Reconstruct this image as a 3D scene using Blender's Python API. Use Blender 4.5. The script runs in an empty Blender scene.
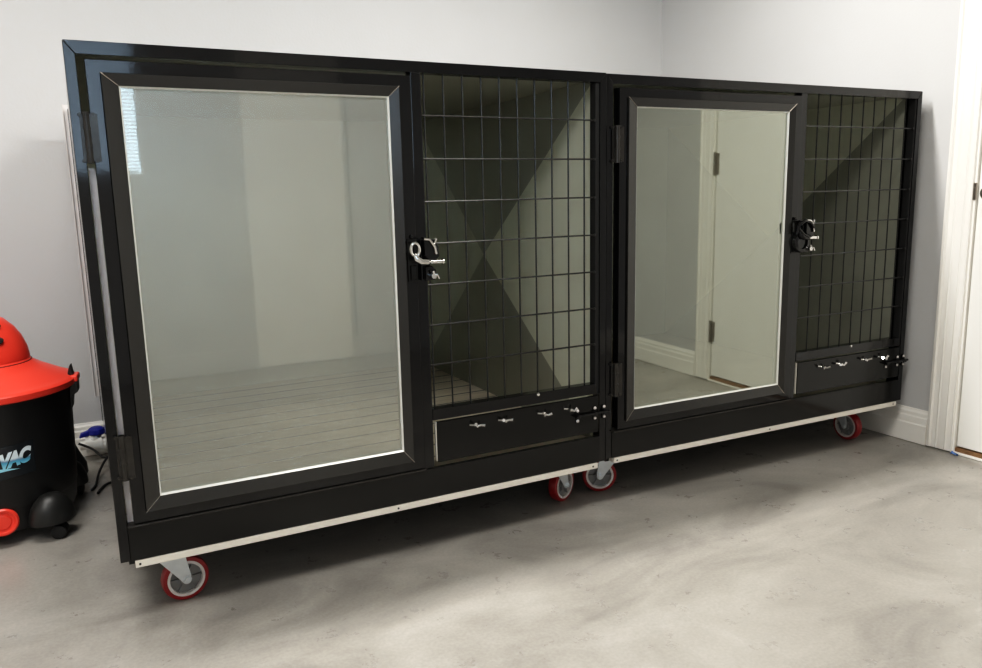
import bpy, bmesh, math, random
from math import sin, cos, pi, radians as R
from mathutils import Vector, Matrix
random.seed(7)
SC = bpy.context.scene
COL = SC.collection

# ------------------------------------------------------------------ materials
def nt(name):
    m = bpy.data.materials.new(name); m.use_nodes = True
    t = m.node_tree; b = t.nodes['Principled BSDF']
    return m, t, b
def mat(name, col, rough=.5, metal=0, spec=.5, noise=0, nscale=8, bump=0, bscale=60, coat=0, aniso=None, trans=0, emis=None):
    m, t, b = nt(name)
    b.inputs['Base Color'].default_value = (*col, 1)
    b.inputs['Roughness'].default_value = rough
    b.inputs['Metallic'].default_value = metal
    b.inputs['Specular IOR Level'].default_value = spec
    b.inputs['Coat Weight'].default_value = coat
    b.inputs['Coat Roughness'].default_value = .04
    if emis:
        b.inputs['Emission Color'].default_value = (*emis[0], 1)
        b.inputs['Emission Strength'].default_value = emis[1]
    tc = t.nodes.new('ShaderNodeTexCoord')
    if noise:
        n = t.nodes.new('ShaderNodeTexNoise'); n.inputs['Scale'].default_value = nscale
        n.inputs['Detail'].default_value = 6
        t.links.new(tc.outputs['Object'], n.inputs['Vector'])
        r = t.nodes.new('ShaderNodeValToRGB')
        r.color_ramp.elements[0].position = .3; r.color_ramp.elements[1].position = .7
        r.color_ramp.elements[0].color = (*[c*(1-noise) for c in col], 1)
        r.color_ramp.elements[1].color = (*[min(1, c*(1+noise)) for c in col], 1)
        t.links.new(n.outputs['Fac'], r.inputs['Fac']); t.links.new(r.outputs['Color'], b.inputs['Base Color'])
    if bump:
        n = t.nodes.new('ShaderNodeTexNoise'); n.inputs['Scale'].default_value = bscale
        n.inputs['Detail'].default_value = 3
        t.links.new(tc.outputs['Object'], n.inputs['Vector'])
        bp = t.nodes.new('ShaderNodeBump'); bp.inputs['Strength'].default_value = bump
        bp.inputs['Distance'].default_value = .004
        t.links.new(n.outputs['Fac'], bp.inputs['Height']); t.links.new(bp.outputs['Normal'], b.inputs['Normal'])
    return m

M = {}
M['wall'] = mat('wall_paint', (.575,.572,.567), .6, spec=.3, noise=.025, nscale=1.5, bump=.12, bscale=90)
M['ceiling'] = mat('ceiling_paint', (.82,.82,.80), .8, noise=.02, nscale=3)
M['trim'] = mat('white_trim_paint', (.90,.875,.82), .35, noise=.02, nscale=4)
M['door'] = mat('white_door_paint', (.92,.905,.86), .4, noise=.015, nscale=2)
M['lacquer'] = mat('black_powder_coat', (.004,.004,.0045), .07, spec=.5, bump=.03, bscale=35)
M['satin'] = mat('satin_black_bevel', (.016,.015,.013), .26, spec=.75, bump=.02, bscale=50)
M['panelblack'] = mat('black_sheet_metal', (.006,.006,.0055), .13, spec=.38, bump=.02, bscale=14)
M['hinge'] = mat('worn_black_hinge', (.045,.042,.038), .28, metal=.5, noise=.2, nscale=40)
M['wire'] = mat('black_wire', (.012,.012,.011), .3, spec=.6)
# facet shading of the cross-broken sheets, put into the base colour
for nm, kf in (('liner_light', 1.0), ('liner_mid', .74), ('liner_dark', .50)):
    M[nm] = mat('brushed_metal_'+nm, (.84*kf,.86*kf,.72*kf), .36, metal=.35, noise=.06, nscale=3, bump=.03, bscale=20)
M['liner_back'] = mat('brushed_metal_back', (.74,.76,.68), .42, metal=.4, noise=.08, nscale=3)
M['cream'] = mat('cream_edge_trim', (.78,.74,.66), .4, noise=.04, nscale=9)
M['silverline'] = mat('bright_glazing_bead', (.82,.82,.78), .3, metal=.3, noise=.02)
M['chrome'] = mat('chrome', (.75,.74,.72), .12, metal=1, noise=.03, nscale=20)
M['zinc'] = mat('zinc_plated_steel', (.74,.78,.81), .40, metal=.5, noise=.08, nscale=25)
M['red_poly'] = mat('dark_red_polyurethane', (.28,.012,.015), .3, noise=.08, nscale=20)
M['hubgrey'] = mat('grey_plastic_hub', (.26,.26,.26), .45, noise=.05, nscale=30)
M['hubrim'] = mat('pale_hub_rim', (.72,.68,.66), .4, noise=.04, nscale=20)
M['red'] = mat('red_plastic', (.92,.070,.042), .33, noise=.03, nscale=6, bump=.03, bscale=300)
M['blackplastic'] = mat('black_plastic', (.016,.016,.016), .42, noise=.1, nscale=12, bump=.06, bscale=400)
M['greyplastic'] = mat('dark_grey_plastic', (.018,.018,.017), .4, noise=.1, nscale=12)
M['sticker'] = mat('sticker_black', (.02,.024,.028), .25, noise=.05, nscale=20)
M['rubber'] = mat('black_rubber', (.012,.012,.012), .6, noise=.1, nscale=20)
M['pvc'] = mat('white_pvc', (.80,.79,.74), .35, noise=.02, nscale=20)
M['blue'] = mat('blue_plastic', (.01,.02,.30), .35, noise=.05, nscale=20)
M['nickel'] = mat('brushed_nickel', (.35,.31,.27), .3, metal=.9, noise=.05, nscale=30)
M['wood'] = mat('brown_wood_threshold', (.22,.12,.055), .5, noise=.25, nscale=25)
M['tape'] = mat('blue_tape', (.10,.20,.45), .5, noise=.3, nscale=60)
M['dark'] = mat('dark_cavity', (.01,.01,.01), .8)
M['blind'] = mat('white_blind_slat', (.85,.87,.90), .5, noise=.01)

# polished concrete floor
def floor_mat():
    m, t, b = nt('polished_concrete')
    N = t.nodes.new; L = t.links.new
    tc = N('ShaderNodeTexCoord')
    mp = N('ShaderNodeMapping'); mp.inputs['Rotation'].default_value = (0,0,R(35)); mp.inputs['Scale'].default_value = (1,1.7,1)
    L(tc.outputs['Object'], mp.inputs['Vector'])
    n1 = N('ShaderNodeTexNoise'); n1.inputs['Scale'].default_value = 1.6; n1.inputs['Detail'].default_value = 9; n1.inputs['Roughness'].default_value = .62; n1.inputs['Distortion'].default_value = .8
    n2 = N('ShaderNodeTexNoise'); n2.inputs['Scale'].default_value = 9; n2.inputs['Detail'].default_value = 8; n2.inputs['Roughness'].default_value = .7
    n3 = N('ShaderNodeTexNoise'); n3.inputs['Scale'].default_value = 110; n3.inputs['Detail'].default_value = 3
    for n in (n1,): L(mp.outputs['Vector'], n.inputs['Vector'])
    for n in (n2, n3): L(tc.outputs['Object'], n.inputs['Vector'])
    r1 = N('ShaderNodeValToRGB'); e = r1.color_ramp.elements
    e[0].position = .30; e[0].color = (.235,.22,.20,1); e[1].position = .70; e[1].color = (.445,.42,.385,1)
    el = r1.color_ramp.elements.new(.5); el.color = (.355,.335,.305,1)
    L(n1.outputs['Fac'], r1.inputs['Fac'])
    r2 = N('ShaderNodeValToRGB'); e = r2.color_ramp.elements
    e[0].position = .35; e[0].color = (.93,.93,.93,1); e[1].position = .65; e[1].color = (1.05,1.05,1.04,1)
    L(n2.outputs['Fac'], r2.inputs['Fac'])
    mx = N('ShaderNodeMix'); mx.data_type = 'RGBA'; mx.blend_type = 'MULTIPLY'; mx.inputs[0].default_value = .6
    L(r1.outputs['Color'], mx.inputs[6]); L(r2.outputs['Color'], mx.inputs[7])
    r3 = N('ShaderNodeValToRGB'); e = r3.color_ramp.elements
    e[0].position = .3; e[0].color = (.86,.86,.86,1); e[1].position = .7; e[1].color = (1.06,1.06,1.06,1)
    L(n3.outputs['Fac'], r3.inputs['Fac'])
    mx2 = N('ShaderNodeMix'); mx2.data_type = 'RGBA'; mx2.blend_type = 'MULTIPLY'; mx2.inputs[0].default_value = .7
    L(mx.outputs[2], mx2.inputs[6]); L(r3.outputs['Color'], mx2.inputs[7])
    # thin pale scuffs
    v = N('ShaderNodeTexVoronoi'); v.feature = 'DISTANCE_TO_EDGE'; v.inputs['Scale'].default_value = 1.3
    dn = N('ShaderNodeMix'); dn.data_type = 'RGBA'; dn.inputs[0].default_value = .12
    L(tc.outputs['Object'], dn.inputs[6]); L(n2.outputs['Color'], dn.inputs[7]); L(dn.outputs[2], v.inputs['Vector'])
    r4 = N('ShaderNodeValToRGB'); e = r4.color_ramp.elements
    e[0].position = 0; e[0].color = (.16,.16,.16,1); e[1].position = .008; e[1].color = (0,0,0,1)
    L(v.outputs['Distance'], r4.inputs['Fac'])
    mx3 = N('ShaderNodeMix'); mx3.data_type = 'RGBA'; mx3.blend_type = 'ADD'; mx3.inputs[0].default_value = .14
    L(mx2.outputs[2], mx3.inputs[6]); L(r4.outputs['Color'], mx3.inputs[7])
    L(mx3.outputs[2], b.inputs['Base Color'])
    rr = N('ShaderNodeMapRange'); rr.inputs['To Min'].default_value = .22; rr.inputs['To Max'].default_value = .36
    L(n2.outputs['Fac'], rr.inputs['Value']); L(rr.outputs[0], b.inputs['Roughness'])
    bp = N('ShaderNodeBump'); bp.inputs['Strength'].default_value = .03; bp.inputs['Distance'].default_value = .003
    L(n2.outputs['Fac'], bp.inputs['Height']); L(bp.outputs['Normal'], b.inputs['Normal'])
    b.inputs['Specular IOR Level'].default_value = .45
    return m
M['floor'] = floor_mat()

# kennel floor boards: grooves every 0.117 m in depth
def slat_mat():
    m, t, b = nt('slatted_kennel_floor')
    N = t.nodes.new; L = t.links.new
    tc = N('ShaderNodeTexCoord'); sp = N('ShaderNodeSeparateXYZ'); L(tc.outputs['Object'], sp.inputs[0])
    n = N('ShaderNodeTexNoise'); n.inputs['Scale'].default_value = 5; n.inputs['Detail'].default_value = 6
    mp = N('ShaderNodeMapping'); mp.inputs['Scale'].default_value = (.6, 6, 1)
    L(tc.outputs['Object'], mp.inputs['Vector']); L(mp.outputs[0], n.inputs['Vector'])
    r = N('ShaderNodeValToRGB'); e = r.color_ramp.elements
    e[0].position = .3; e[0].color = (.60,.53,.42,1); e[1].position = .7; e[1].color = (.78,.70,.57,1)
    L(n.outputs['Fac'], r.inputs['Fac']); L(r.outputs['Color'], b.inputs['Base Color'])
    fr = N('ShaderNodeMath'); fr.operation = 'MULTIPLY_ADD'; fr.inputs[1].default_value = 1/.1165; fr.inputs[2].default_value = -.309
    L(sp.outputs['Y'], fr.inputs[0]); f2 = N('ShaderNodeMath'); f2.operation = 'FRACT'; L(fr.outputs[0], f2.inputs[0])
    lt = N('ShaderNodeMath'); lt.operation = 'LESS_THAN'; lt.inputs[1].default_value = .085; L(f2.outputs[0], lt.inputs[0])
    mx = N('ShaderNodeMix'); mx.data_type = 'RGBA'; L(lt.outputs[0], mx.inputs[0]); L(r.outputs['Color'], mx.inputs[6]); mx.inputs[7].default_value = (.03,.026,.02,1)
    L(mx.outputs[2], b.inputs['Base Color'])
    b.inputs['Roughness'].default_value = .4
    return m
M['slat'] = slat_mat()

M['slat_plain'] = mat('brown_kennel_floor', (.45,.40,.32), .45, noise=.12, nscale=6)
def glass_mat(name, refl, haze=.04, tint=(.86,.89,.82), rough=.02, soft=0, gcol=(.98,.965,.87)):
    m = bpy.data.materials.new(name); m.use_nodes = True
    t = m.node_tree; t.nodes.clear(); N = t.nodes.new; L = t.links.new
    out = N('ShaderNodeOutputMaterial'); tr = N('ShaderNodeBsdfTransparent'); tr.inputs[0].default_value = (*tint, 1)
    gl = N('ShaderNodeBsdfGlossy'); gl.inputs['Roughness'].default_value = rough; gl.inputs[0].default_value = (*gcol,1)
    g2 = N('ShaderNodeBsdfGlossy'); g2.inputs['Roughness'].default_value = .42; g2.inputs[0].default_value = (.9,.95,.92,1)
    df = N('ShaderNodeBsdfDiffuse'); df.inputs[0].default_value = (.7,.74,.7,1)
    lw = N('ShaderNodeFresnel'); lw.inputs[0].default_value = 1.5
    mr = N('ShaderNodeMapRange'); mr.inputs['From Min'].default_value = .04; mr.inputs['From Max'].default_value = 1
    mr.inputs['To Min'].default_value = refl; mr.inputs['To Max'].default_value = 1
    L(lw.outputs[0], mr.inputs['Value'])
    m1 = N('ShaderNodeMixShader'); L(mr.outputs[0], m1.inputs[0]); L(tr.outputs[0], m1.inputs[1]); L(gl.outputs[0], m1.inputs[2])
    # smeary film on the pane
    tc = N('ShaderNodeTexCoord'); nz = N('ShaderNodeTexNoise'); nz.inputs['Scale'].default_value = 3; nz.inputs['Detail'].default_value = 8
    mp = N('ShaderNodeMapping'); mp.inputs['Scale'].default_value = (2,1,.8); L(tc.outputs['Object'], mp.inputs[0]); L(mp.outputs[0], nz.inputs['Vector'])
    hr = N('ShaderNodeMapRange'); hr.inputs['From Min'].default_value = .3; hr.inputs['From Max'].default_value = .7
    hr.inputs['To Min'].default_value = haze*.92; hr.inputs['To Max'].default_value = haze*1.08
    L(nz.outputs['Fac'], hr.inputs['Value'])
    m2 = N('ShaderNodeMixShader'); L(hr.outputs[0], m2.inputs[0]); L(m1.outputs[0], m2.inputs[1]); L(df.outputs[0], m2.inputs[2])
    m3 = N('ShaderNodeMixShader'); m3.inputs[0].default_value = soft; L(m2.outputs[0], m3.inputs[1]); L(g2.outputs[0], m3.inputs[2])
    L(m3.outputs[0], out.inputs[0])
    return m
M['glass_hazy'] = glass_mat('hazy_reflective_glass', .22, .11, rough=.03, soft=.14)
M['glass_clear'] = glass_mat('tinted_reflective_glass', .37, .02, tint=(.72,.76,.68), gcol=(.93,.97,.86))
M['winglass'] = glass_mat('window_glass', .06, .01, (.95,.97,.97))

# ------------------------------------------------------------------ mesh helpers
def box(bm, x0, x1, y0, y1, z0, z1):
    v = [bm.verts.new(p) for p in [(x0,y0,z0),(x1,y0,z0),(x1,y1,z0),(x0,y1,z0),(x0,y0,z1),(x1,y0,z1),(x1,y1,z1),(x0,y1,z1)]]
    for f in ((0,3,2,1),(4,5,6,7),(0,1,5,4),(1,2,6,5),(2,3,7,6),(3,0,4,7)): bm.faces.new([v[i] for i in f])
    return v
def prism(bm, pts, f0, f1):
    """pts: list of 2-D points; f0,f1 map (a,b)->3-D at each end"""
    a = [bm.verts.new(f0(*p)) for p in pts]; b = [bm.verts.new(f1(*p)) for p in pts]
    n = len(pts)
    for i in range(n): bm.faces.new([a[i], a[(i+1)%n], b[(i+1)%n], b[i]])
    bm.faces.new(a[::-1]); bm.faces.new(b)
def tube(bm, pts, r, seg=8, caps=True, closed=False):
    pts = [Vector(p) for p in pts]; n = len(pts); rings = []
    up = Vector((0,0,1)); prev = None
    for i, p in enumerate(pts):
        if closed: d = pts[(i+1)%n]-pts[i-1]
        else: d = pts[min(i+1,n-1)]-pts[max(i-1,0)]
        d.normalize()
        if prev is None:
            a = up if abs(d.z) < .9 else Vector((1,0,0)); u = d.cross(a).normalized()
        else:
            u = (prev - d*prev.dot(d)).normalized()
        w = d.cross(u); prev = u
        rr = r[i] if isinstance(r, (list,tuple)) else r
        rings.append([bm.verts.new(p+(u*cos(2*pi*k/seg)+w*sin(2*pi*k/seg))*rr) for k in range(seg)])
    for i in range(n if closed else n-1):
        A, B = rings[i], rings[(i+1)%n]
        for k in range(seg): bm.faces.new([A[k],A[(k+1)%seg],B[(k+1)%seg],B[k]])
    if caps and not closed: bm.faces.new(rings[0][::-1]); bm.faces.new(rings[-1])
def lathe(bm, prof, mtx=Matrix(), seg=32, closed=False):
    rings = []
    for r, z in prof:
        rings.append([bm.verts.new(mtx @ Vector((max(r,1e-4)*cos(2*pi*k/seg), max(r,1e-4)*sin(2*pi*k/seg), z))) for k in range(seg)])
    n = len(prof)
    for i in range(n if closed else n-1):
        A, B = rings[i], rings[(i+1)%n]
        for k in range(seg): bm.faces.new([A[k],A[(k+1)%seg],B[(k+1)%seg],B[k]])
    if not closed:
        bm.faces.new(rings[0][::-1]); bm.faces.new(rings[-1])
def link(name, bm, m, parent=None, smooth=False, bev=0, loc=None, **props):
    bmesh.ops.recalc_face_normals(bm, faces=bm.faces)
    me = bpy.data.meshes.new(name); bm.to_mesh(me); bm.free()
    me.materials.append(M[m] if isinstance(m, str) else m)
    o = bpy.data.objects.new(name, me); COL.objects.link(o)
    if parent: o.parent = parent
    if loc: o.location = loc
    if smooth:
        for p in me.polygons: p.use_smooth = True
        me.set_sharp_from_angle(angle=R(38))
    if bev:
        b = o.modifiers.new('bevel', 'BEVEL'); b.width = bev; b.segments = 2; b.limit_method = 'ANGLE'
    for k, v in props.items(): o[k] = v
    return o
def bx(name, m, parent, *d, bev=.0015, **pr):
    bm = bmesh.new(); box(bm, *d); return link(name, bm, m, parent, bev=bev, **pr)
def empty(name, label, cat, loc=(0,0,0), rz=0, group=None):
    o = bpy.data.objects.new(name, None); COL.objects.link(o); o.empty_display_size = .1
    o.location = loc; o.rotation_euler = (0,0,rz); o['label'] = label; o['category'] = cat
    if group: o['group'] = group
    return o

# ------------------------------------------------------------------ the room
XL, XR, YB, YF, H = -2.3, 3.125, 1.67, -3.1, 2.6
S = dict(kind='structure')
bx('floor', 'floor', None, XL-.1, XR+.5, YF-.3, YB+.1, -.05, 0, bev=0, **S)
bx('ceiling', 'ceiling', None, XL-.1, XR+.2, YF-.2, YB+.1, H, H+.06, bev=0, **S)
bx('wall_back', 'wall', None, XL-.1, XR, YB, YB+.1, 0, H, bev=0, **S)
bx('wall_left', 'wall', None, XL-.1, XL, YF, YB, 0, H, bev=0, **S)
# right wall with a doorway (y -1.318..-.236)
DY0, DY1, DZ = -1.318, -.238, 2.05
bm = bmesh.new()
box(bm, XR, XR+.12, DY1, YB+.1, 0, H); box(bm, XR, XR+.12, YF-.1, DY0, 0, H); box(bm, XR, XR+.12, DY0, DY1, DZ, H)
link('wall_right', bm, 'wall', None, **S)
# front wall (behind the camera) with a window
WX0, WX1, WZ0, WZ1 = -.75, .365, 1.27, 2.25
bm = bmesh.new()
for a in ((XL,WX0,0,H),(WX1,XR,0,H),(WX0,WX1,0,WZ0),(WX0,WX1,WZ1,H)): box(bm, a[0], a[1], YF-.1, YF, a[2], a[3])
link('wall_front', bm, 'wall', None, **S)

# baseboards with a stepped profile (depth, height)
PROF = [(0,0),(.018,0),(.018,.080),(.0145,.086),(.0145,.112),(.011,.118),(.011,.132),(.006,.140),(.004,.148),(0,.148)]
def baseboard(name, a, b, axis, wallc, s):
    bm = bmesh.new()
    if axis == 'x': prism(bm, PROF, lambda d,z: (a, wallc+s*d, z+.002), lambda d,z: (b, wallc+s*d, z+.002))
    else: prism(bm, PROF, lambda d,z: (wallc+s*d, a, z+.002), lambda d,z: (wallc+s*d, b, z+.002))
    return link(name, bm, 'trim', None, bev=.001, **S)
baseboard('baseboard_back', XL, XR-.0005, 'x', YB, -1)
bb = baseboard('baseboard_right', -.122, YB-.019, 'y', XR, -1)
baseboard('baseboard_near', YF, -1.438, 'y', XR, -1).name = 'baseboard_right'
baseboard('baseboard_left', YF, YB, 'y', XL, 1)
baseboard('baseboard_front', XL, XR, 'x', YF, 1).data.materials[0] = M['wall']
# door casing (fluted) : profile across (u) and proud (d)
CAS = [(0,0),(0,.010),(.006,.019),(.018,.022),(.024,.015),(.040,.0145),(.046,.017),(.052,.0145),(.078,.0135),(.084,.016),(.090,.0125),(.102,.011),(.110,.014),(.112,.008),(.112,0)]
def casing(y_out, sgn, top):
    bm = bmesh.new()
    prism(bm, CAS, lambda u,d: (XR-d, y_out+sgn*u, .006), lambda u,d: (XR-d, y_out+sgn*u, top)); return bm
link('trim_1', casing(-.122, -1, DZ+.11), 'trim', None, **S)
link('trim_2', casing(-1.434, 1, DZ+.11), 'trim', None, **S)
bm = bmesh.new(); prism(bm, CAS, lambda u,d: (XR-d, -1.434, DZ+.112-u), lambda u,d: (XR-d, -.122, DZ+.112-u)); link('trim_3', bm, 'trim', None, **S)
# jambs
bm = bmesh.new(); box(bm, XR-.006, XR+.11, DY1-.004, DY1+.012, .002, DZ); box(bm, XR-.006, XR+.11, DY0-.012, DY0+.004, .002, DZ); box(bm, XR-.006, XR+.11, DY0, DY1, DZ-.005, DZ+.01)
link('trim_4', bm, 'trim', None, **S)
# door leaf
dr = bx('door_1', 'door', None, XR+.003, XR+.043, DY0+.009, DY1-.009, .032, DZ-.01, bev=.002, **S)
def knob(parent, y, z):
    bm = bmesh.new(); mt = Matrix.Translation((XR+.003, y, z)) @ Matrix.Rotation(-pi/2, 4, 'Y')
    lathe(bm, [(.030,0),(.030,.006),(.014,.010),(.011,.028),(.018,.034),(.026,.044),(.027,.054),(.020,.064),(.004,.067)], mt, 24)
    link('door_knob', bm, 'nickel', parent, smooth=True)
knob(dr, -.31, 1.066)
bm = bmesh.new(); box(bm, XR-.011, XR-.004, DY1-.0065, DY1+.010, 1.040, 1.105); box(bm, XR-.012, XR-.010, DY1-.004, DY1+.003, 1.058, 1.088)
link('strike_plate', bm, 'nickel', dr, bev=.002)
for z in (.235, 1.185, 1.82):
    bm = bmesh.new(); box(bm, XR-.004, XR+.004, DY0-.018, DY0+.03, z, z+.115)
    tube(bm, [(XR-.007, DY0+.004, z-.006), (XR-.007, DY0+.004, z+.121)], .0075, 10)
    link('hinge', bm, 'nickel', dr, bev=.001)
bm = bmesh.new(); box(bm, XR-.002, XR+.10, DY0, DY1-.004, .001, .026); link('trim_5', bm, 'wood', None, bev=.002, **S)
bm = bmesh.new(); box(bm, XR-.016, XR-.002, DY0, DY1-.004, .001, .010); link('trim_6', bm, 'trim', None, bev=.002, **S)
# dark void behind the door gap
bx('wall_hall', 'dark', None, XR+.13, XR+.16, DY0-.2, DY1+.2, 0, DZ+.2, bev=0, **S)
# blue tape scrap at the foot of the jamb
bm = bmesh.new()
n = 6; g = [[bm.verts.new((XR-.022-.018*i/5*1.0, -.245-.026*j/3, .0035+.010*sin(i*1.3+j)*(.5+.5*sin(j*2+i)) * (1 if 0<i<5 else .2)+.004)) for j in range(4)] for i in range(n)]
for i in range(n-1):
    for j in range(3): bm.faces.new([g[i][j], g[i+1][j], g[i+1][j+1], g[i][j+1]])
o = link('tape_scrap', bm, 'tape', None, smooth=True); o['label'] = 'tiny crumpled scrap of blue tape at the foot of the white door frame'; o['category'] = 'tape'
sd = o.modifiers.new('thick', 'SOLIDIFY'); sd.thickness = .0015

# window in the front wall with white slatted blind, and a flush white door beside it
bm = bmesh.new()
for a in ((WX0-.012,WX0,WZ0-.012,WZ1+.012),(WX1,WX1+.012,WZ0-.012,WZ1+.012),(WX0,WX1,WZ1,WZ1+.012),(WX0,WX1,WZ0-.012,WZ0)): box(bm, a[0], a[1], YF-.09, YF+.004, a[2], a[3])
wf = link('window_1', bm, 'trim', None, bev=.002, **S)
bm = bmesh.new(); v = [bm.verts.new(p) for p in ((WX0,YF-.07,WZ0),(WX1,YF-.07,WZ0),(WX1,YF-.07,WZ1),(WX0,YF-.07,WZ1))]; bm.faces.new(v)
link('window_pane', bm, 'winglass', wf)
bm = bmesh.new(); z = WZ0+.03
while z < WZ1-.05:
    c, s = cos(R(24))*.0105, sin(R(24))*.0105
    prism(bm, [(-c,-s),(c,s),(c,s+.001),(-c,-s+.001)], lambda a,b: (WX0+.015, YF-.03+a, z+b), lambda a,b: (WX1-.003, YF-.03+a, z+b)); z += .021
box(bm, WX0+.01, WX1-.01, YF-.045, YF-.01, WZ1-.045, WZ1-.005); box(bm, WX0+.015, WX1-.015, YF-.042, YF-.018, WZ0+.004, WZ0+.02)
ob = link('window_blind', bm, 'blind', None); ob['label'] = 'white horizontal slat blind hanging in the window opposite the kennels'; ob['category'] = 'blind'
d2 = bx('door_2', 'door', None, .96, 1.60, YF+.001, YF+.02, .01, 2.03, bev=.002, **S)
bx('shadow_gap', 'dark', None, 1.636, 1.645, YF+.0005, YF+.004, .01, 2.03, bev=0, **S)  # dark strip painted in as a shadow gap beside the door

# ------------------------------------------------------------------ kennel
W_, HT, D_ = 1.524, 1.474, 1.54
def caster(parent, x, y, ang, name='caster'):
    """ang: heading of the wheel trail direction (radians) from the swivel centre"""
    c = bpy.data.objects.new(name, None); COL.objects.link(c); c.parent = parent; c.location = (x, y, 0); c.rotation_euler = (0,0,ang); c.empty_display_size = .05
    t = .038 # trail; wheel centre at local (t,0,.0635), axle along local y
    mt = Matrix.Translation((t,0,.0635)) @ Matrix.Rotation(pi/2, 4, 'X')
    bm = bmesh.new()
    lathe(bm, [(.050,-.016),(.058,-.0165),(.0615,-.0145),(.0635,-.009),(.0635,.009),(.0615,.0145),(.058,.0165),(.050,.016)], mt, 48, closed=True)
    link('tyre', bm, 'red_poly', c, smooth=True)
    bm = bmesh.new(); lathe(bm, [(.0435,-.0165),(.051,-.0172),(.051,.0172),(.0435,.0165)], mt, 48, closed=True); link('wheel_rim', bm, 'hubrim', c, smooth=True)
    bm = bmesh.new(); lathe(bm, [(.001,-.004),(.044,-.004),(.044,.004),(.001,.004)], mt, 32)
    lathe(bm, [(.001,-.018),(.016,-.018),(.018,-.016),(.018,.016),(.016,.018),(.001,.018)], mt, 24)
    for k in range(6):
        a = k*pi/3; m2 = mt @ Matrix.Rotation(a, 4, 'Z')
        vs = box(bm, .015, .046, -.002, .002, -.012, .012)
        for q in vs: q.co = m2 @ q.co
    link('hub', bm, 'hubgrey', c, smooth=True)
    bm = bmesh.new()
    for s in (-1, 1):
        y0, y1 = s*.0205, s*.0235
        pts = [(-.040,.150),(.036,.150),(.050,.075),(.0485,.0565),(.038,.0495),(.027,.0565),(.020,.068),(-.036,.143)]
        prism(bm, pts, lambda a,b: (a,y0,b), lambda a,b: (a,y1,b))
        tube(bm, [(t, s*.0235, .0635), (t, s*.031, .0635)], .009, 6)
        tube(bm, [(t, s*.0235, .0635), (t, s*.0255, .0635)], .0125, 16)
    box(bm, -.040, .036, -.0235, .0235, .1475, .1515)
    lathe(bm, [(.030,0),(.032,.004),(.030,.009)], Matrix.Translation((0,0,.1515)), 24)
    link('bracket', bm, 'zinc', c, bev=.0012)
    bx('mounting_plate', 'zinc', c, -.05, .05, -.045, .045, .160, .1649, bev=.001)
    return c

def cross_panel(x, y0, y1, z0, z1, d, sgn):
    """sheet with an X crease: shallow pyramid, apex pushed sgn*d"""
    bm = bmesh.new()
    c = [bm.verts.new((x,y0,z0)), bm.verts.new((x,y1,z0)), bm.verts.new((x,y1,z1)), bm.verts.new((x,y0,z1))]
    a = bm.verts.new((x+sgn*d, (y0+y1)/2, (z0+z1)/2))
    for i in range(4): bm.faces.new([c[i], c[(i+1)%4], a])
    return bm

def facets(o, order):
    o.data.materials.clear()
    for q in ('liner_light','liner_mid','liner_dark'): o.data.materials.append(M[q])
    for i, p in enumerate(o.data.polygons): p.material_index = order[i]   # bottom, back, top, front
    return o

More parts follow.
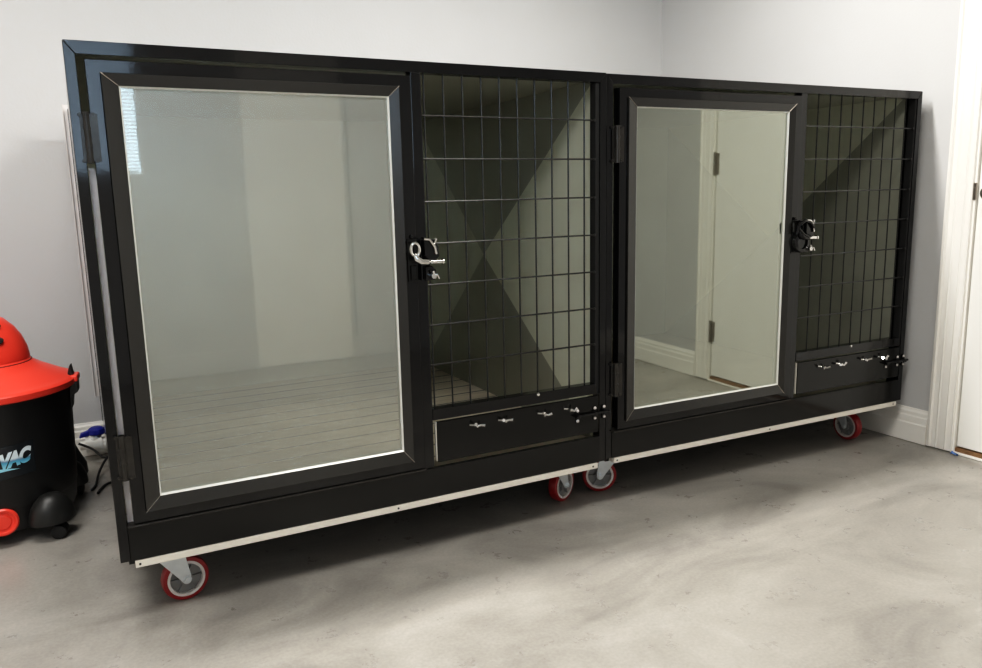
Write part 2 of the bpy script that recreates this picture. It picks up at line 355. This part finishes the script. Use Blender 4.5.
def kennel(label, org, rz, casters, flange=False):
    k = empty('dog_kennel', label, 'kennel', org, rz)
    # frame
    def pr(name, pts, y0, y1, m='lacquer'):
        bm = bmesh.new(); prism(bm, pts, lambda a,b: (a,y0,b), lambda a,b: (a,y1,b)); return link(name, bm, m, k, bev=.0012)
    pr('post', [(0,.187),(.024,.187),(.024,HT-.031),(0,HT-.0006)], 0, .035)
    pr('post', [(1.5,.187),(W_,.187),(W_,HT-.0006),(1.5,HT-.031)], 0, .035)
    XI = 1.484 if flange else 1.4905
    if flange: bx('gap_light_strip', 'hubrim', k, .026, .0405, .018, .024, .287, 1.185, bev=0)  # pale strip added for the light seen through the hinge gap
    bx('gap_shade_strip', 'dark', k, XI, 1.4995, .004, .035, .43, 1.443)  # dark strip standing in for the shaded gap beside the grille
    for x in (0, W_-.03): bx('rear_post', 'lacquer', k, x, x+.03, D_-.03, D_, .187, HT)
    pr('top_rail', [(.0006,HT),(W_-.0006,HT),(1.4994,HT-.0305),(.0246,HT-.0305)], 0, .035)
    bx('mullion', 'lacquer', k, .853, .884, -.002, .035, .283, 1.443)
    # top mitre seams
    bx('lower_rail', 'lacquer', k, .8845, 1.4835, -.003, .03, .431, .466)
    bx('base_panel', 'panelblack', k, .0245, 1.4995, -.002, .012, .187, .281, bev=.002)
    bx('base_ledge', 'hinge', k, .0245, .8525, -.015, .036, .2815, .2870, bev=.002)
    bx('edge_trim', 'cream', k, .034, 1.490, -.005, .03, .1675, .1862, bev=.001)
    for x in (.045, .76, 1.47):
        bm = bmesh.new(); tube(bm, [(x, -.003, .177), (x, -.0062, .177)], .003, 8); link('trim_rivet', bm, 'dark', k)
    bx('chassis', 'panelblack', k, .02, W_-.02, .031, D_-.005, .1655, .1865, bev=0)
    # shell
    bx('side_panel', 'panelblack', k, .002, .006, .0355, D_-.031, .1875, HT-.001, bev=0)
    bx('side_panel', 'panelblack', k, W_-.006, W_-.002, .0355, D_-.031, .1875, HT-.001, bev=0)
    bx('back_panel', 'panelblack', k, .0305, W_-.0305, D_-.008, D_-.003, .1875, HT-.001, bev=0)
    bx('roof_panel', 'panelblack', k, .007, W_-.007, .0355, D_-.031, HT-.006, HT-.002, bev=0)
    # liners
    z0, z1 = .258, 1.455; XM = W_-.026 if flange else 1.472
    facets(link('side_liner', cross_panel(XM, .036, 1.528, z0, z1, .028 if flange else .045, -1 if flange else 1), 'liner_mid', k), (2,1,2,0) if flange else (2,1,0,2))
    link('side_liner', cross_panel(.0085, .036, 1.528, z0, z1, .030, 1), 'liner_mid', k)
    bm = bmesh.new(); box(bm, .02, XM, 1.5285, 1.5305, z0, z1); link('back_liner', bm, 'liner_back', k)
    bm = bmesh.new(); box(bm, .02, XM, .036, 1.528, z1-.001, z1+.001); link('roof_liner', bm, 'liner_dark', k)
    # slatted floor : boards with narrow grooves
    bm = bmesh.new(); box(bm, .020, XM-.0005, .036, 1.527, .246, .258)
    link('floor_boards', bm, 'slat' if flange else 'slat_plain', k, bev=.001)
    bx('floor_pan', 'dark', k, .020, W_-.0225, .036, 1.527, .238, .2455, bev=0)
    # ---- glass door
    DX0, DX1, DZ0, DZ1 = .041, .849, .290, 1.432
    GX0, GX1, GZ0, GZ1 = .108, .783, .354, 1.374
    BX0, BX1, BZ0, BZ1 = .072, .812, .318, 1.402
    d = bpy.data.objects.new('door', None); COL.objects.link(d); d.parent = k; d.location = (DX0, 0, DZ0); d.empty_display_size = .1
    def mv(o): o.location = (-DX0, 0, -DZ0); return o
    def ring(o, i, yo, yi, back):
        bm = bmesh.new()
        O = [(o[0],o[2]),(o[1],o[2]),(o[1],o[3]),(o[0],o[3])]; I = [(i[0],i[2]),(i[1],i[2]),(i[1],i[3]),(i[0],i[3])]
        L4 = []
        for (P, y) in ((O, back), (O, yo), (I, yi), (I, back)): L4.append([bm.verts.new((a, y, b)) for a, b in P])
        for a in range(4):
            A, B = L4[a], L4[(a+1)%4]
            for q in range(4): bm.faces.new([A[q], A[(q+1)%4], B[(q+1)%4], B[q]])
        return bm
    mv(link('stile_frame', ring((DX0,DX1,DZ0,DZ1), (BX0,BX1,BZ0,BZ1), -.012, -.012, .022), 'lacquer', d, bev=.0015))
    mv(link('bevel_frame', ring((BX0+.0005,BX1-.0005,BZ0+.0005,BZ1-.0005), (GX0,GX1,GZ0,GZ1), -.020, -.013, .015), 'satin', d, bev=.001))
    mv(link('glazing_bead', ring((GX0+.0003,GX1-.0003,GZ0+.0003,GZ1-.0003), (GX0+.004,GX1-.004,GZ0+.0045,GZ1-.0035), -.0145, -.010, .010), 'silverline', d))
    # mitre lines, their highlights put in as thin bright metal threads
    for (a, b, c, e) in ((BX0,BZ1,GX0,GZ1),(BX1,BZ1,GX1,GZ1),(BX0,BZ0,GX0,GZ0),(BX1,BZ0,GX1,GZ0)):
        bm = bmesh.new(); tube(bm, [(a,-.0203,b),(c,-.0133,e)], .0011, 6)
        mv(link('mitre_highlight', bm, 'nickel', d))
    bm = bmesh.new(); v = [bm.verts.new(p) for p in ((GX0+.002,-.006,GZ0+.002),(GX1-.002,-.006,GZ0+.002),(GX1-.002,-.006,GZ1-.002),(GX0+.002,-.006,GZ1-.002))]; bm.faces.new(v)
    mv(link('glass_pane', bm, 'glass_hazy' if flange else 'glass_clear', d))
    for z in (1.195, .410):
        bm = bmesh.new()
        tube(bm, [(.0325,-.012,z),(.0325,-.012,z+.118)], .0075, 12)
        for q in (.0, .040, .078, .112): tube(bm, [(.0325,-.012,z+q),(.0325,-.012,z+q+.006)], .009, 12)
        box(bm, .018,.0325,-.006,-.002, z+.004, z+.114); box(bm, .0325,.056,-.0155,-.012, z+.004, z+.114)
        for q in (.006,.112):
            tube(bm, [(.019,-.010,z+q),(.019,.0,z+q)], .0045, 8); tube(bm, [(.047,-.019,z+q),(.047,-.012,z+q)], .0045, 8)
        mv(link('hinge', bm, 'hinge', d, smooth=True))
    # ---- slam latch
    lt = bpy.data.objects.new('latch', None); COL.objects.link(lt); lt.parent = k; lt.location = (.845, -.013, .86); lt.empty_display_size = .05
    if not flange: pass
    lx = .845
    def ml(o): o.location = (0, 0, 0); return o
    bm = bmesh.new(); box(bm, -.027,.004, -.004, 0, -.002, .122); tube(bm, [(-.012,-.002,.128),(-.012,-.007,.128)], .006, 10)
    box(bm, -.020,-.002, -.010,-.003, .004,.046); link('latch_plate', bm, 'panelblack', lt, bev=.003)
    bm = bmesh.new(); box(bm, .014,.044, -.003, .010, .000, .120)
    # black keeper hood
    prism(bm, [(.014,.118),(.046,.120),(.058,.100),(.060,.070),(.044,.056),(.026,.060),(.014,.075)], lambda a,b: (a,-.034,b), lambda a,b: (a,-.003,b))
    prism(bm, [(.020,.000),(.050,.002),(.054,.030),(.040,.044),(.020,.040)], lambda a,b: (a,-.022,b), lambda a,b: (a,-.003,b))
    link('keeper', bm, 'lacquer', lt, bev=.003)
    met = 'chrome' if flange else 'lacquer'
    bm = bmesh.new()   # looped finger lever
    loop = []
    for q in range(20):
        a = 2*pi*q/20; loop.append((-.014+.013*cos(a)-.002*sin(a), -.030-.003*sin(a), .093+.019*sin(a)))
    tube(bm, loop, .0042, 8, closed=True)
    tube(bm, [(-.016,-.030,.080),(-.010,-.033,.066),(.002,-.035,.058),(.024,-.034,.056)], [.006,.010,.0095,.008], 10)
    tube(bm, [(-.008,-.004,.060),(-.004,-.032,.062)], .006, 8)
    link('finger_lever', bm, met, lt, smooth=True)
    bm = bmesh.new(); tube(bm, [(.022,-.034,.056),(.030,-.034,.056),(.0305,-.034,.056),(.064,-.036,.055),(.0645,-.036,.055),(.070,-.036,.055)], [.004,.004,.0062,.0062,.0085,.0085], 12)
    link('pin', bm, 'chrome', lt, smooth=True)
    bm = bmesh.new()
    tube(bm, [(.012,-.036,.122),(.028,-.040,.120),(.043,-.040,.098),(.048,-.038,.078)], .004, 8)
    tube(bm, [(.040,-.038,.102),(.045,-.040,.114),(.047,-.040,.122)], [.003,.003,.0045], 8)
    link('keeper_loop', bm, 'chrome', lt, smooth=True)
    bm = bmesh.new(); tube(bm, [(.038,-.022,.015),(.038,-.040,.015)], .008, 10)
    tube(bm, [(.038,-.036,.015),(.048,-.040,.019),(.054,-.040,.007)], [.004,.0035,.003], 8); tube(bm, [(.038,-.036,.015),(.036,-.038,.030)], .0035, 8)
    link('wing_screw', bm, 'chrome', lt, smooth=True)
    if not flange:  # rounded black rotary housing on the right unit's latch
        bm = bmesh.new()
        tube(bm, [(-.030,-.030,.070),(-.026,-.038,.105),(.000,-.040,.122),(.030,-.040,.112),(.052,-.038,.085)], .0055, 8)
        tube(bm, [(-.024,-.034,.092),(-.004,-.040,.070),(.022,-.042,.060),(.036,-.040,.064)], .005, 8)
        mtx = Matrix.Translation((.004,0,.040)) @ Matrix.Rotation(pi/2, 4, 'X')
        lathe(bm, [(.038,.0),(.040,.020),(.036,.028),(.026,.030),(.024,.022),(.002,.020)], mtx, 28)
        link('latch_housing', bm, 'lacquer', lt, smooth=True)
    # ---- wire grille
    bm = bmesh.new()
    for i in range(10):
        x = .899+.0611*i; tube(bm, [(x,.016,.462),(x,.016,1.446)], .0026, 6)
    for i in range(7):
        z = 1.328-.1213*i; tube(bm, [(.8845,.011,z),(XI-.001,.011,z)], .0028, 6)
        tube(bm, [(XI-.003,.008,z),(XI-.003,.002,z)], .0045, 6)
    link('wire_grille', bm, 'wire', k, smooth=True)
    # ---- lower feeder flap with wing nuts and slide bolt
    f = bx('feeder_flap', 'panelblack', k, .896, 1.492, -.003, .010, .296, .424, bev=.0025)
    bx('flap_side_edge', 'cream', k, .8935, .8958, .0, .012, .30, .424, bev=0)
    for x in (1.026, 1.127, 1.272, 1.374):
        bm = bmesh.new(); z = .395; s = random.choice((-1, 1)); tl = random.uniform(-.3,.3)
        tube(bm, [(x,-.003,z),(x,-.020,z)], .0045, 8)
        for q in (-1, 1):
            a = q*.9+tl
            tube(bm, [(x,-.014,z),(x+.010*sin(a)+.003,-.020,z+.006*cos(a)*s),(x+.021*sin(a)+.004,-.025,z+.018*cos(a)-.006)], [.0045,.004,.0055], 7)
        tube(bm, [(x-.022,-.005,z+.004),(x,-.006,z)], .003, 6)
        link('wing_nut', bm, 'chrome', f, smooth=True)
    bm = bmesh.new(); z = .366
    tube(bm, [(1.398,-.012,z),(1.534,-.012,z)], .0045, 10); tube(bm, [(1.398,-.012,z),(1.398,-.022,z)], .004, 8)
    for x in (1.400, 1.470, 1.508): box(bm, x, x+.014, -.0055, -.003, z-.024, z+.022); tube(bm, [(x+.007,-.012,z-.006),(x+.007,-.012,z+.006)], .008, 10)
    link('slide_bolt', bm, 'lacquer', k, smooth=True)
    for x in (1.407, 1.477, 1.515):
        for q in (.0175, -.0175):
            bm = bmesh.new(); lathe(bm, [(.0055,0),(.0045,.003),(.001,.0045)], Matrix.Translation((x,-.0055,z+q)) @ Matrix.Rotation(pi/2,4,'X'), 10)
            link('bolt_screw', bm, 'hubrim', k)
    lathe_b = bmesh.new(); lathe(lathe_b, [(.0065,0),(.005,.004),(.001,.005)], Matrix.Translation((1.255 if flange else 1.19,-.003,.461)) @ Matrix.Rotation(pi/2,4,'X'), 10); link('rail_screw', lathe_b, 'chrome', k)
    for c in casters: caster(k, *c)
    if not flange: k.scale = (1.009,1,1)
    if flange:
        bm = bmesh.new(); box(bm, -.018, .006, D_+.001, D_+.006, .29, 1.492); box(bm, -.018, -.015, D_-.012, D_+.001, .29, 1.492)
        link('rear_flange', bm, 'hubrim', k, bev=.001, label='pale metal strip')
    return k

kennel('black steel dog kennel on the left, with window blind reflected in its large glass door', (0,0,0), 0,
       [(.120,.100,R(8)), (1.415,.150,R(24)), (.12,1.40,R(180)), (1.40,1.40,R(0))], True)
kennel('black steel dog kennel on the right, nearest the white door', (1.5331,.0102,0), -.0211,
       [(.120,.150,R(155)), (1.365,.170,R(-88)), (.12,1.40,R(160)), (1.40,1.40,R(20))], False)

# ------------------------------------------------------------------ shop vacuum
VC = Vector((-.345,.985,0))
v = empty('shop_vacuum', 'red and black wet dry vacuum standing on the floor left of the kennels', 'vacuum', VC)
bm = bmesh.new()
lathe(bm, [(.01,.035),(.205,.035),(.225,.045),(.236,.070),(.240,.125),(.2415,.128),(.2435,.132),(.250,.30),(.256,.46),(.262,.478),(.262,.484),(.02,.484)], seg=64)
link('tank', bm, 'blackplastic', v, smooth=True)
bm = bmesh.new()
lathe(bm, [(.02,.484),(.270,.480),(.276,.484),(.277,.502),(.270,.509),(.262,.511),(.245,.520),(.185,.552),(.150,.574),(.140,.590),(.02,.592)], seg=64)
link('lid', bm, 'red', v, smooth=True)
bm = bmesh.new()
lathe(bm, [(.02,.580),(.142,.580),(.144,.592),(.139,.625),(.126,.662),(.107,.694),(.079,.724),(.046,.739),(.01,.743)], seg=48)
link('motor_housing', bm, 'red', v, smooth=True)
bm = bmesh.new(); lathe(bm, [(.02,.572),(.148,.572),(.148,.580),(.02,.580)], seg=48); link('housing_seam', bm, 'dark', v)
def on_cyl(a, r, z): return Vector((r*cos(R(a)), r*sin(R(a)), z))
# vents on the housing
for (a, z, r) in ((-74,.664,.123),(-72,.708,.092)):
    bm = bmesh.new(); c = on_cyl(a, r, z)
    mt = Matrix.Translation(c) @ Matrix.Rotation(R(a), 4, 'Z') @ Matrix.Rotation(R(62), 4, 'Y')
    vs = []
    lathe(bm, [(.001,-.006),(.022,-.006),(.022,.004),(.018,.006),(.001,.006)], mt @ Matrix.Diagonal((.8,2.2,1,1)), 20)
    link('grip_recess', bm, 'greyplastic', v, smooth=True)
# latches
for a in (-6, 174):
    bm = bmesh.new(); mt = Matrix.Rotation(R(a), 4, 'Z')
    n0 = len(bm.verts)
    prism(bm, [(.252,.40),(.258,.395),(.264,.440),(.281,.452),(.283,.492),(.262,.492),(.256,.46)], lambda r_,z: (r_,-.030,z), lambda r_,z: (r_,.030,z))
    prism(bm, [(.252,.506),(.274,.504),(.270,.520),(.266,.548),(.262,.545),(.256,.525)], lambda r_,z: (r_,-.018,z), lambda r_,z: (r_,.018,z))
    bmesh.ops.transform(bm, matrix=mt, verts=bm.verts)
    link('lid_latch', bm, 'blackplastic', v, bev=.002)
    bm = bmesh.new(); box(bm, .262, .286, -.036, .036, .489, .512); bmesh.ops.transform(bm, matrix=mt, verts=bm.verts)
    link('latch_lug', bm, 'red', v, bev=.005)
# fenders + casters
for a in (-52, 38, 128, 218):
    bm = bmesh.new(); mt = Matrix.Rotation(R(a), 4, 'Z') @ Matrix.Translation((.262,0,.058)) @ Matrix.Diagonal((1,1.2,1,1))
    rings = []
    prof = [(1,0),(1.0,.012),(.96,.030),(.86,.052),(.68,.072),(.42,.088),(.15,.094)]
    lathe(bm, [(r_*.062, z_) for r_, z_ in prof], mt, 28)
    link('caster_fender', bm, 'greyplastic', v, smooth=True)
    bm = bmesh.new(); m2 = Matrix.Rotation(R(a), 4, 'Z') @ Matrix.Translation((.292,0,.024)) @ Matrix.Rotation(R(35), 4, 'Z')
    for s in (-1,1): lathe(bm, [(.004,s*.006),(.022,s*.006),(.024,s*.009),(.024,s*.020),(.020,s*.023),(.004,s*.023)], m2 @ Matrix.Rotation(pi/2,4,'X'), 24)
    tube(bm, [m2 @ Vector((0,0,.004)), m2 @ Vector((-.012,0,.04))], .009, 8)
    link('caster_wheel', bm, 'rubber', v, smooth=True)
# drain cap
a = -84.5; mt = Matrix.Translation(on_cyl(a, .232, .090)) @ Matrix.Rotation(R(a), 4, 'Z') @ Matrix.Rotation(pi/2, 4, 'Y')
bm = bmesh.new(); lathe(bm, [(.046,0),(.046,.014),(.041,.019),(.035,.018),(.032,.013),(.026,.012),(.022,.016),(.002,.017)], mt, 36); link('drain_cap', bm, 'red', v, smooth=True)
# sticker
def decal(bm):
    for vt in bm.verts:
        pass
bm = bmesh.new(); g = []
for i in range(17):
    a = -104+46*i/16
    tilt = (i/16)*.012
    g.append([bm.verts.new(on_cyl(a, .2515+ (z-.28)*.03, z+tilt-.006)) for z in (.232,.268,.305,.340)])
for i in range(16):
    for j in range(3): bm.faces.new([g[i][j], g[i+1][j], g[i+1][j+1], g[i][j+1]])
st = link('sticker', bm, 'sticker', v, smooth=True)
# lettering
def vac_mat():
    m, t, b = nt('blue_white_lettering'); N = t.nodes.new; L = t.links.new
    tc = N('ShaderNodeTexCoord'); sp = N('ShaderNodeSeparateXYZ'); L(tc.outputs['Object'], sp.inputs[0])
    mr = N('ShaderNodeMapRange'); mr.inputs['From Min'].default_value = .268; mr.inputs['From Max'].default_value = .325; L(sp.outputs['Z'], mr.inputs['Value'])
    nz = N('ShaderNodeTexNoise'); nz.inputs['Scale'].default_value = 30; L(tc.outputs['Object'], nz.inputs['Vector'])
    ad = N('ShaderNodeMath'); ad.operation = 'MULTIPLY_ADD'; ad.inputs[1].default_value = .25; L(nz.outputs['Fac'], ad.inputs[0]); L(mr.outputs[0], ad.inputs[2])
    r = N('ShaderNodeValToRGB'); e = r.color_ramp.elements
    e[0].position = .15; e[0].color = (.35,.72,.85,1); e[1].position = 1; e[1].color = (.85,.95,1,1)
    x = e.new(.45); x.color = (.09,.42,.62,1); x = e.new(.55); x.color = (.16,.30,.45,1); x = e.new(.68); x.color = (.80,.92,.97,1)
    L(ad.outputs[0], r.inputs['Fac']); L(r.outputs['Color'], b.inputs['Base Color']); b.inputs['Roughness'].default_value = .3
    return m
M['vac'] = vac_mat()
cu = bpy.data.curves.new('t', 'FONT'); cu.body = 'VAC'; cu.size = .062; cu.extrude = 0; cu.offset = .0042; cu.shear = .25; cu.space_character = .92
to = bpy.data.objects.new('t', cu); COL.objects.link(to); bpy.context.view_layer.update()
dg = bpy.context.evaluated_depsgraph_get(); me = bpy.data.meshes.new_from_object(to.evaluated_get(dg))
bpy.data.objects.remove(to)
bm = bmesh.new(); bm.from_mesh(me)
bmesh.ops.triangulate(bm, faces=bm.faces)
xs = [q.co.x for q in bm.verts]; x0, x1 = min(xs), max(xs)
for q in bm.verts:
    u = (q.co.x-x0)/(x1-x0); zz = q.co.y*1.02
    a = -81.5+21.5*u; z = .269+zz+.014*u
    q.co = on_cyl(a, .2528+(z-.28)*.03, z)
link('lettering', bm, 'vac', v)
bm = bmesh.new(); g = []
for i in range(14):
    u = i/13; a = -100+31*u; z = .252+.010*sin(u*3)+.006*u; w = .007*sin(pi*min(1,u*.9+.12))
    g.append([bm.verts.new(on_cyl(a, .2525+(z-.28)*.03, z-w)), bm.verts.new(on_cyl(a, .2525+(z-.28)*.03, z+w*.6))])
for i in range(13): bm.faces.new([g[i][0], g[i+1][0], g[i+1][1], g[i][1]])
link('swoosh', bm, 'vac', v)

# ------------------------------------------------------------------ things behind the vacuum
pv = empty('pipe_valve', 'white plastic pipe valve with a blue lever handle, low on the wall behind the vacuum', 'valve', (-.04,1.58,.075))
bm = bmesh.new()
tube(bm, [(-.055,0,0),(-.035,0,0),(-.0345,0,0),(.030,0,0),(.0305,0,0),(.09,0,0)], [.022,.022,.036,.036,.024,.024], 20)
lathe(bm, [(.026,0),(.030,.020),(.022,.040),(.016,.046)], Matrix.Translation((0,0,0)), 20)
tube(bm, [(.0,.0,0),(0,.072,0)], .02, 16)
tube(bm, [(.02,0,-.01),(.06,-.005,-.012)], .026, 16)
link('valve_body', bm, 'pvc', pv, smooth=True)
bm = bmesh.new()
lathe(bm, [(.001,.040),(.030,.040),(.034,.046),(.032,.066),(.020,.073),(.001,.074)], Matrix.Translation((.012,0,0)), 20)
prism(bm, [(-.056,.034),(.01,.046),(.02,.066),(.0,.068),(-.050,.052)], lambda a,b: (a,-.014,b), lambda a,b: (a,.014,b))
link('valve_handle', bm, 'blue', pv, bev=.003)

# black hose bag slumped behind the vacuum, and cables
bm = bmesh.new()
prof = [(.001,0),(.075,0),(.088,.02),(.085,.06),(.065,.11),(.035,.150),(.012,.172),(.001,.176)]
lathe(bm, prof, Matrix.Translation((-.140,1.37,.001)) @ Matrix.Diagonal((.72,.9,1,1)), 24)
for q in bm.verts:
    n_ = sin(q.co.x*60)*cos(q.co.y*45+q.co.z*30); q.co.x += .006*n_*(q.co.z>.005); q.co.y += .006*n_*(q.co.z>.005)
o = link('power_tool_bag', bm, 'rubber', None, smooth=True)
o.name = 'cloth_bag'; o['label'] = 'slumped black bag on the floor between the vacuum and the wall'; o['category'] = 'bag'
def cable(pts, r, label):
    bm = bmesh.new(); P = [Vector(p) for p in pts]; out = []
    for i in range(len(P)-1):
        p0, p1, p2, p3 = P[max(i-1,0)], P[i], P[i+1], P[min(i+2,len(P)-1)]
        for s in range(6):
            t = s/6; out.append(.5*((2*p1)+(-p0+p2)*t+(2*p0-5*p1+4*p2-p3)*t*t+(-p0+3*p1-3*p2+p3)*t**3))
    out.append(P[-1]); tube(bm, out, r, 8)
    o = link('power_cable', bm, 'rubber', None, smooth=True); o['label'] = label; o['category'] = 'cable'
cable([(-.10,1.525,.100),(-.05,1.515,.070),(-.01,1.43,.052),(.05,1.45,.045),(.12,1.47,.008)], .005, 'black cable arching over the bag just below the white valve')
cable([(-.065,1.17,.006),(-.05,1.22,.006),(-.03,1.33,.03),(.01,1.42,.062),(.06,1.50,.08),(.10,1.57,.02)], .005, 'black cable rising diagonally from the floor toward the kennel')
cable([(-.045,1.12,.006),(-.03,1.17,.006),(.0,1.22,.006),(.09,1.25,.006),(.20,1.30,.006)], .005, 'black cable lying flat on the concrete beside the kennel')

# ------------------------------------------------------------------ light
def area(name, loc, size, power, col=(1,1,1), rot=(0,0,0)):
    l = bpy.data.lights.new(name, 'AREA'); l.shape = 'RECTANGLE'; l.size, l.size_y = size; l.energy = power; l.color = col
    o = bpy.data.objects.new(name, l); COL.objects.link(o); o.location = loc; o.rotation_euler = rot
area('ceiling_and_fill_lamp', (-.35,.20,H-.02), (1.2,.14), 35, (1,.975,.93))
area('ceiling_and_fill_lamp', (1.75,.20,H-.02), (1.2,.14), 52, (1,.975,.93))
area('ceiling_and_fill_lamp', (1.4,-1.0,H-.02), (1.2,.3), 23, (1,.975,.93))  # added fill, brightens the front of the room and the door
area('ceiling_and_fill_lamp', (-1.0,-1.3,H-.02), (1.2,.3), 34, (1,.98,.95))  # added fill, lifts the left wall, vacuum and floor
w = bpy.data.worlds.new('sky'); SC.world = w; w.use_nodes = True
w.node_tree.nodes['Background'].inputs[0].default_value = (.62,.80,1,1); w.node_tree.nodes['Background'].inputs[1].default_value = 9.0

# ------------------------------------------------------------------ camera
cam = bpy.data.cameras.new('camera'); co = bpy.data.objects.new('camera', cam); COL.objects.link(co)
yaw, pitch, roll, f = .4792, -.1771, -.0222, 782.7525
F = Vector((sin(yaw)*cos(pitch), cos(yaw)*cos(pitch), sin(pitch))); r = F.cross(Vector((0,0,1))).normalized(); u = r.cross(F)
r2 = cos(roll)*r+sin(roll)*u; u2 = -sin(roll)*r+cos(roll)*u
co.matrix_world = Matrix(((r2.x,u2.x,-F.x,-.011),(r2.y,u2.y,-F.y,-2.1189),(r2.z,u2.z,-F.z,1.104),(0,0,0,1)))
cam.sensor_width = 36; cam.lens = 36*f/982; cam.clip_start = .02
SC.camera = co
SC.view_settings.view_transform = 'Standard'; SC.view_settings.look = 'None'; SC.view_settings.exposure = 0
SC.view_settings.use_curve_mapping = True
cm = SC.view_settings.curve_mapping; cv = cm.curves[3]
for px_, py_ in ((.03,.019),(.12,.105),(.35,.37),(.65,.71)): cv.points.new(px_, py_)
cm.update()
SC.cycles.use_denoising = True
SC.cycles.max_bounces = 10; SC.cycles.transparent_max_bounces = 12; SC.cycles.diffuse_bounces = 5; SC.cycles.glossy_bounces = 5
SC.cycles.sample_clamp_indirect = 8
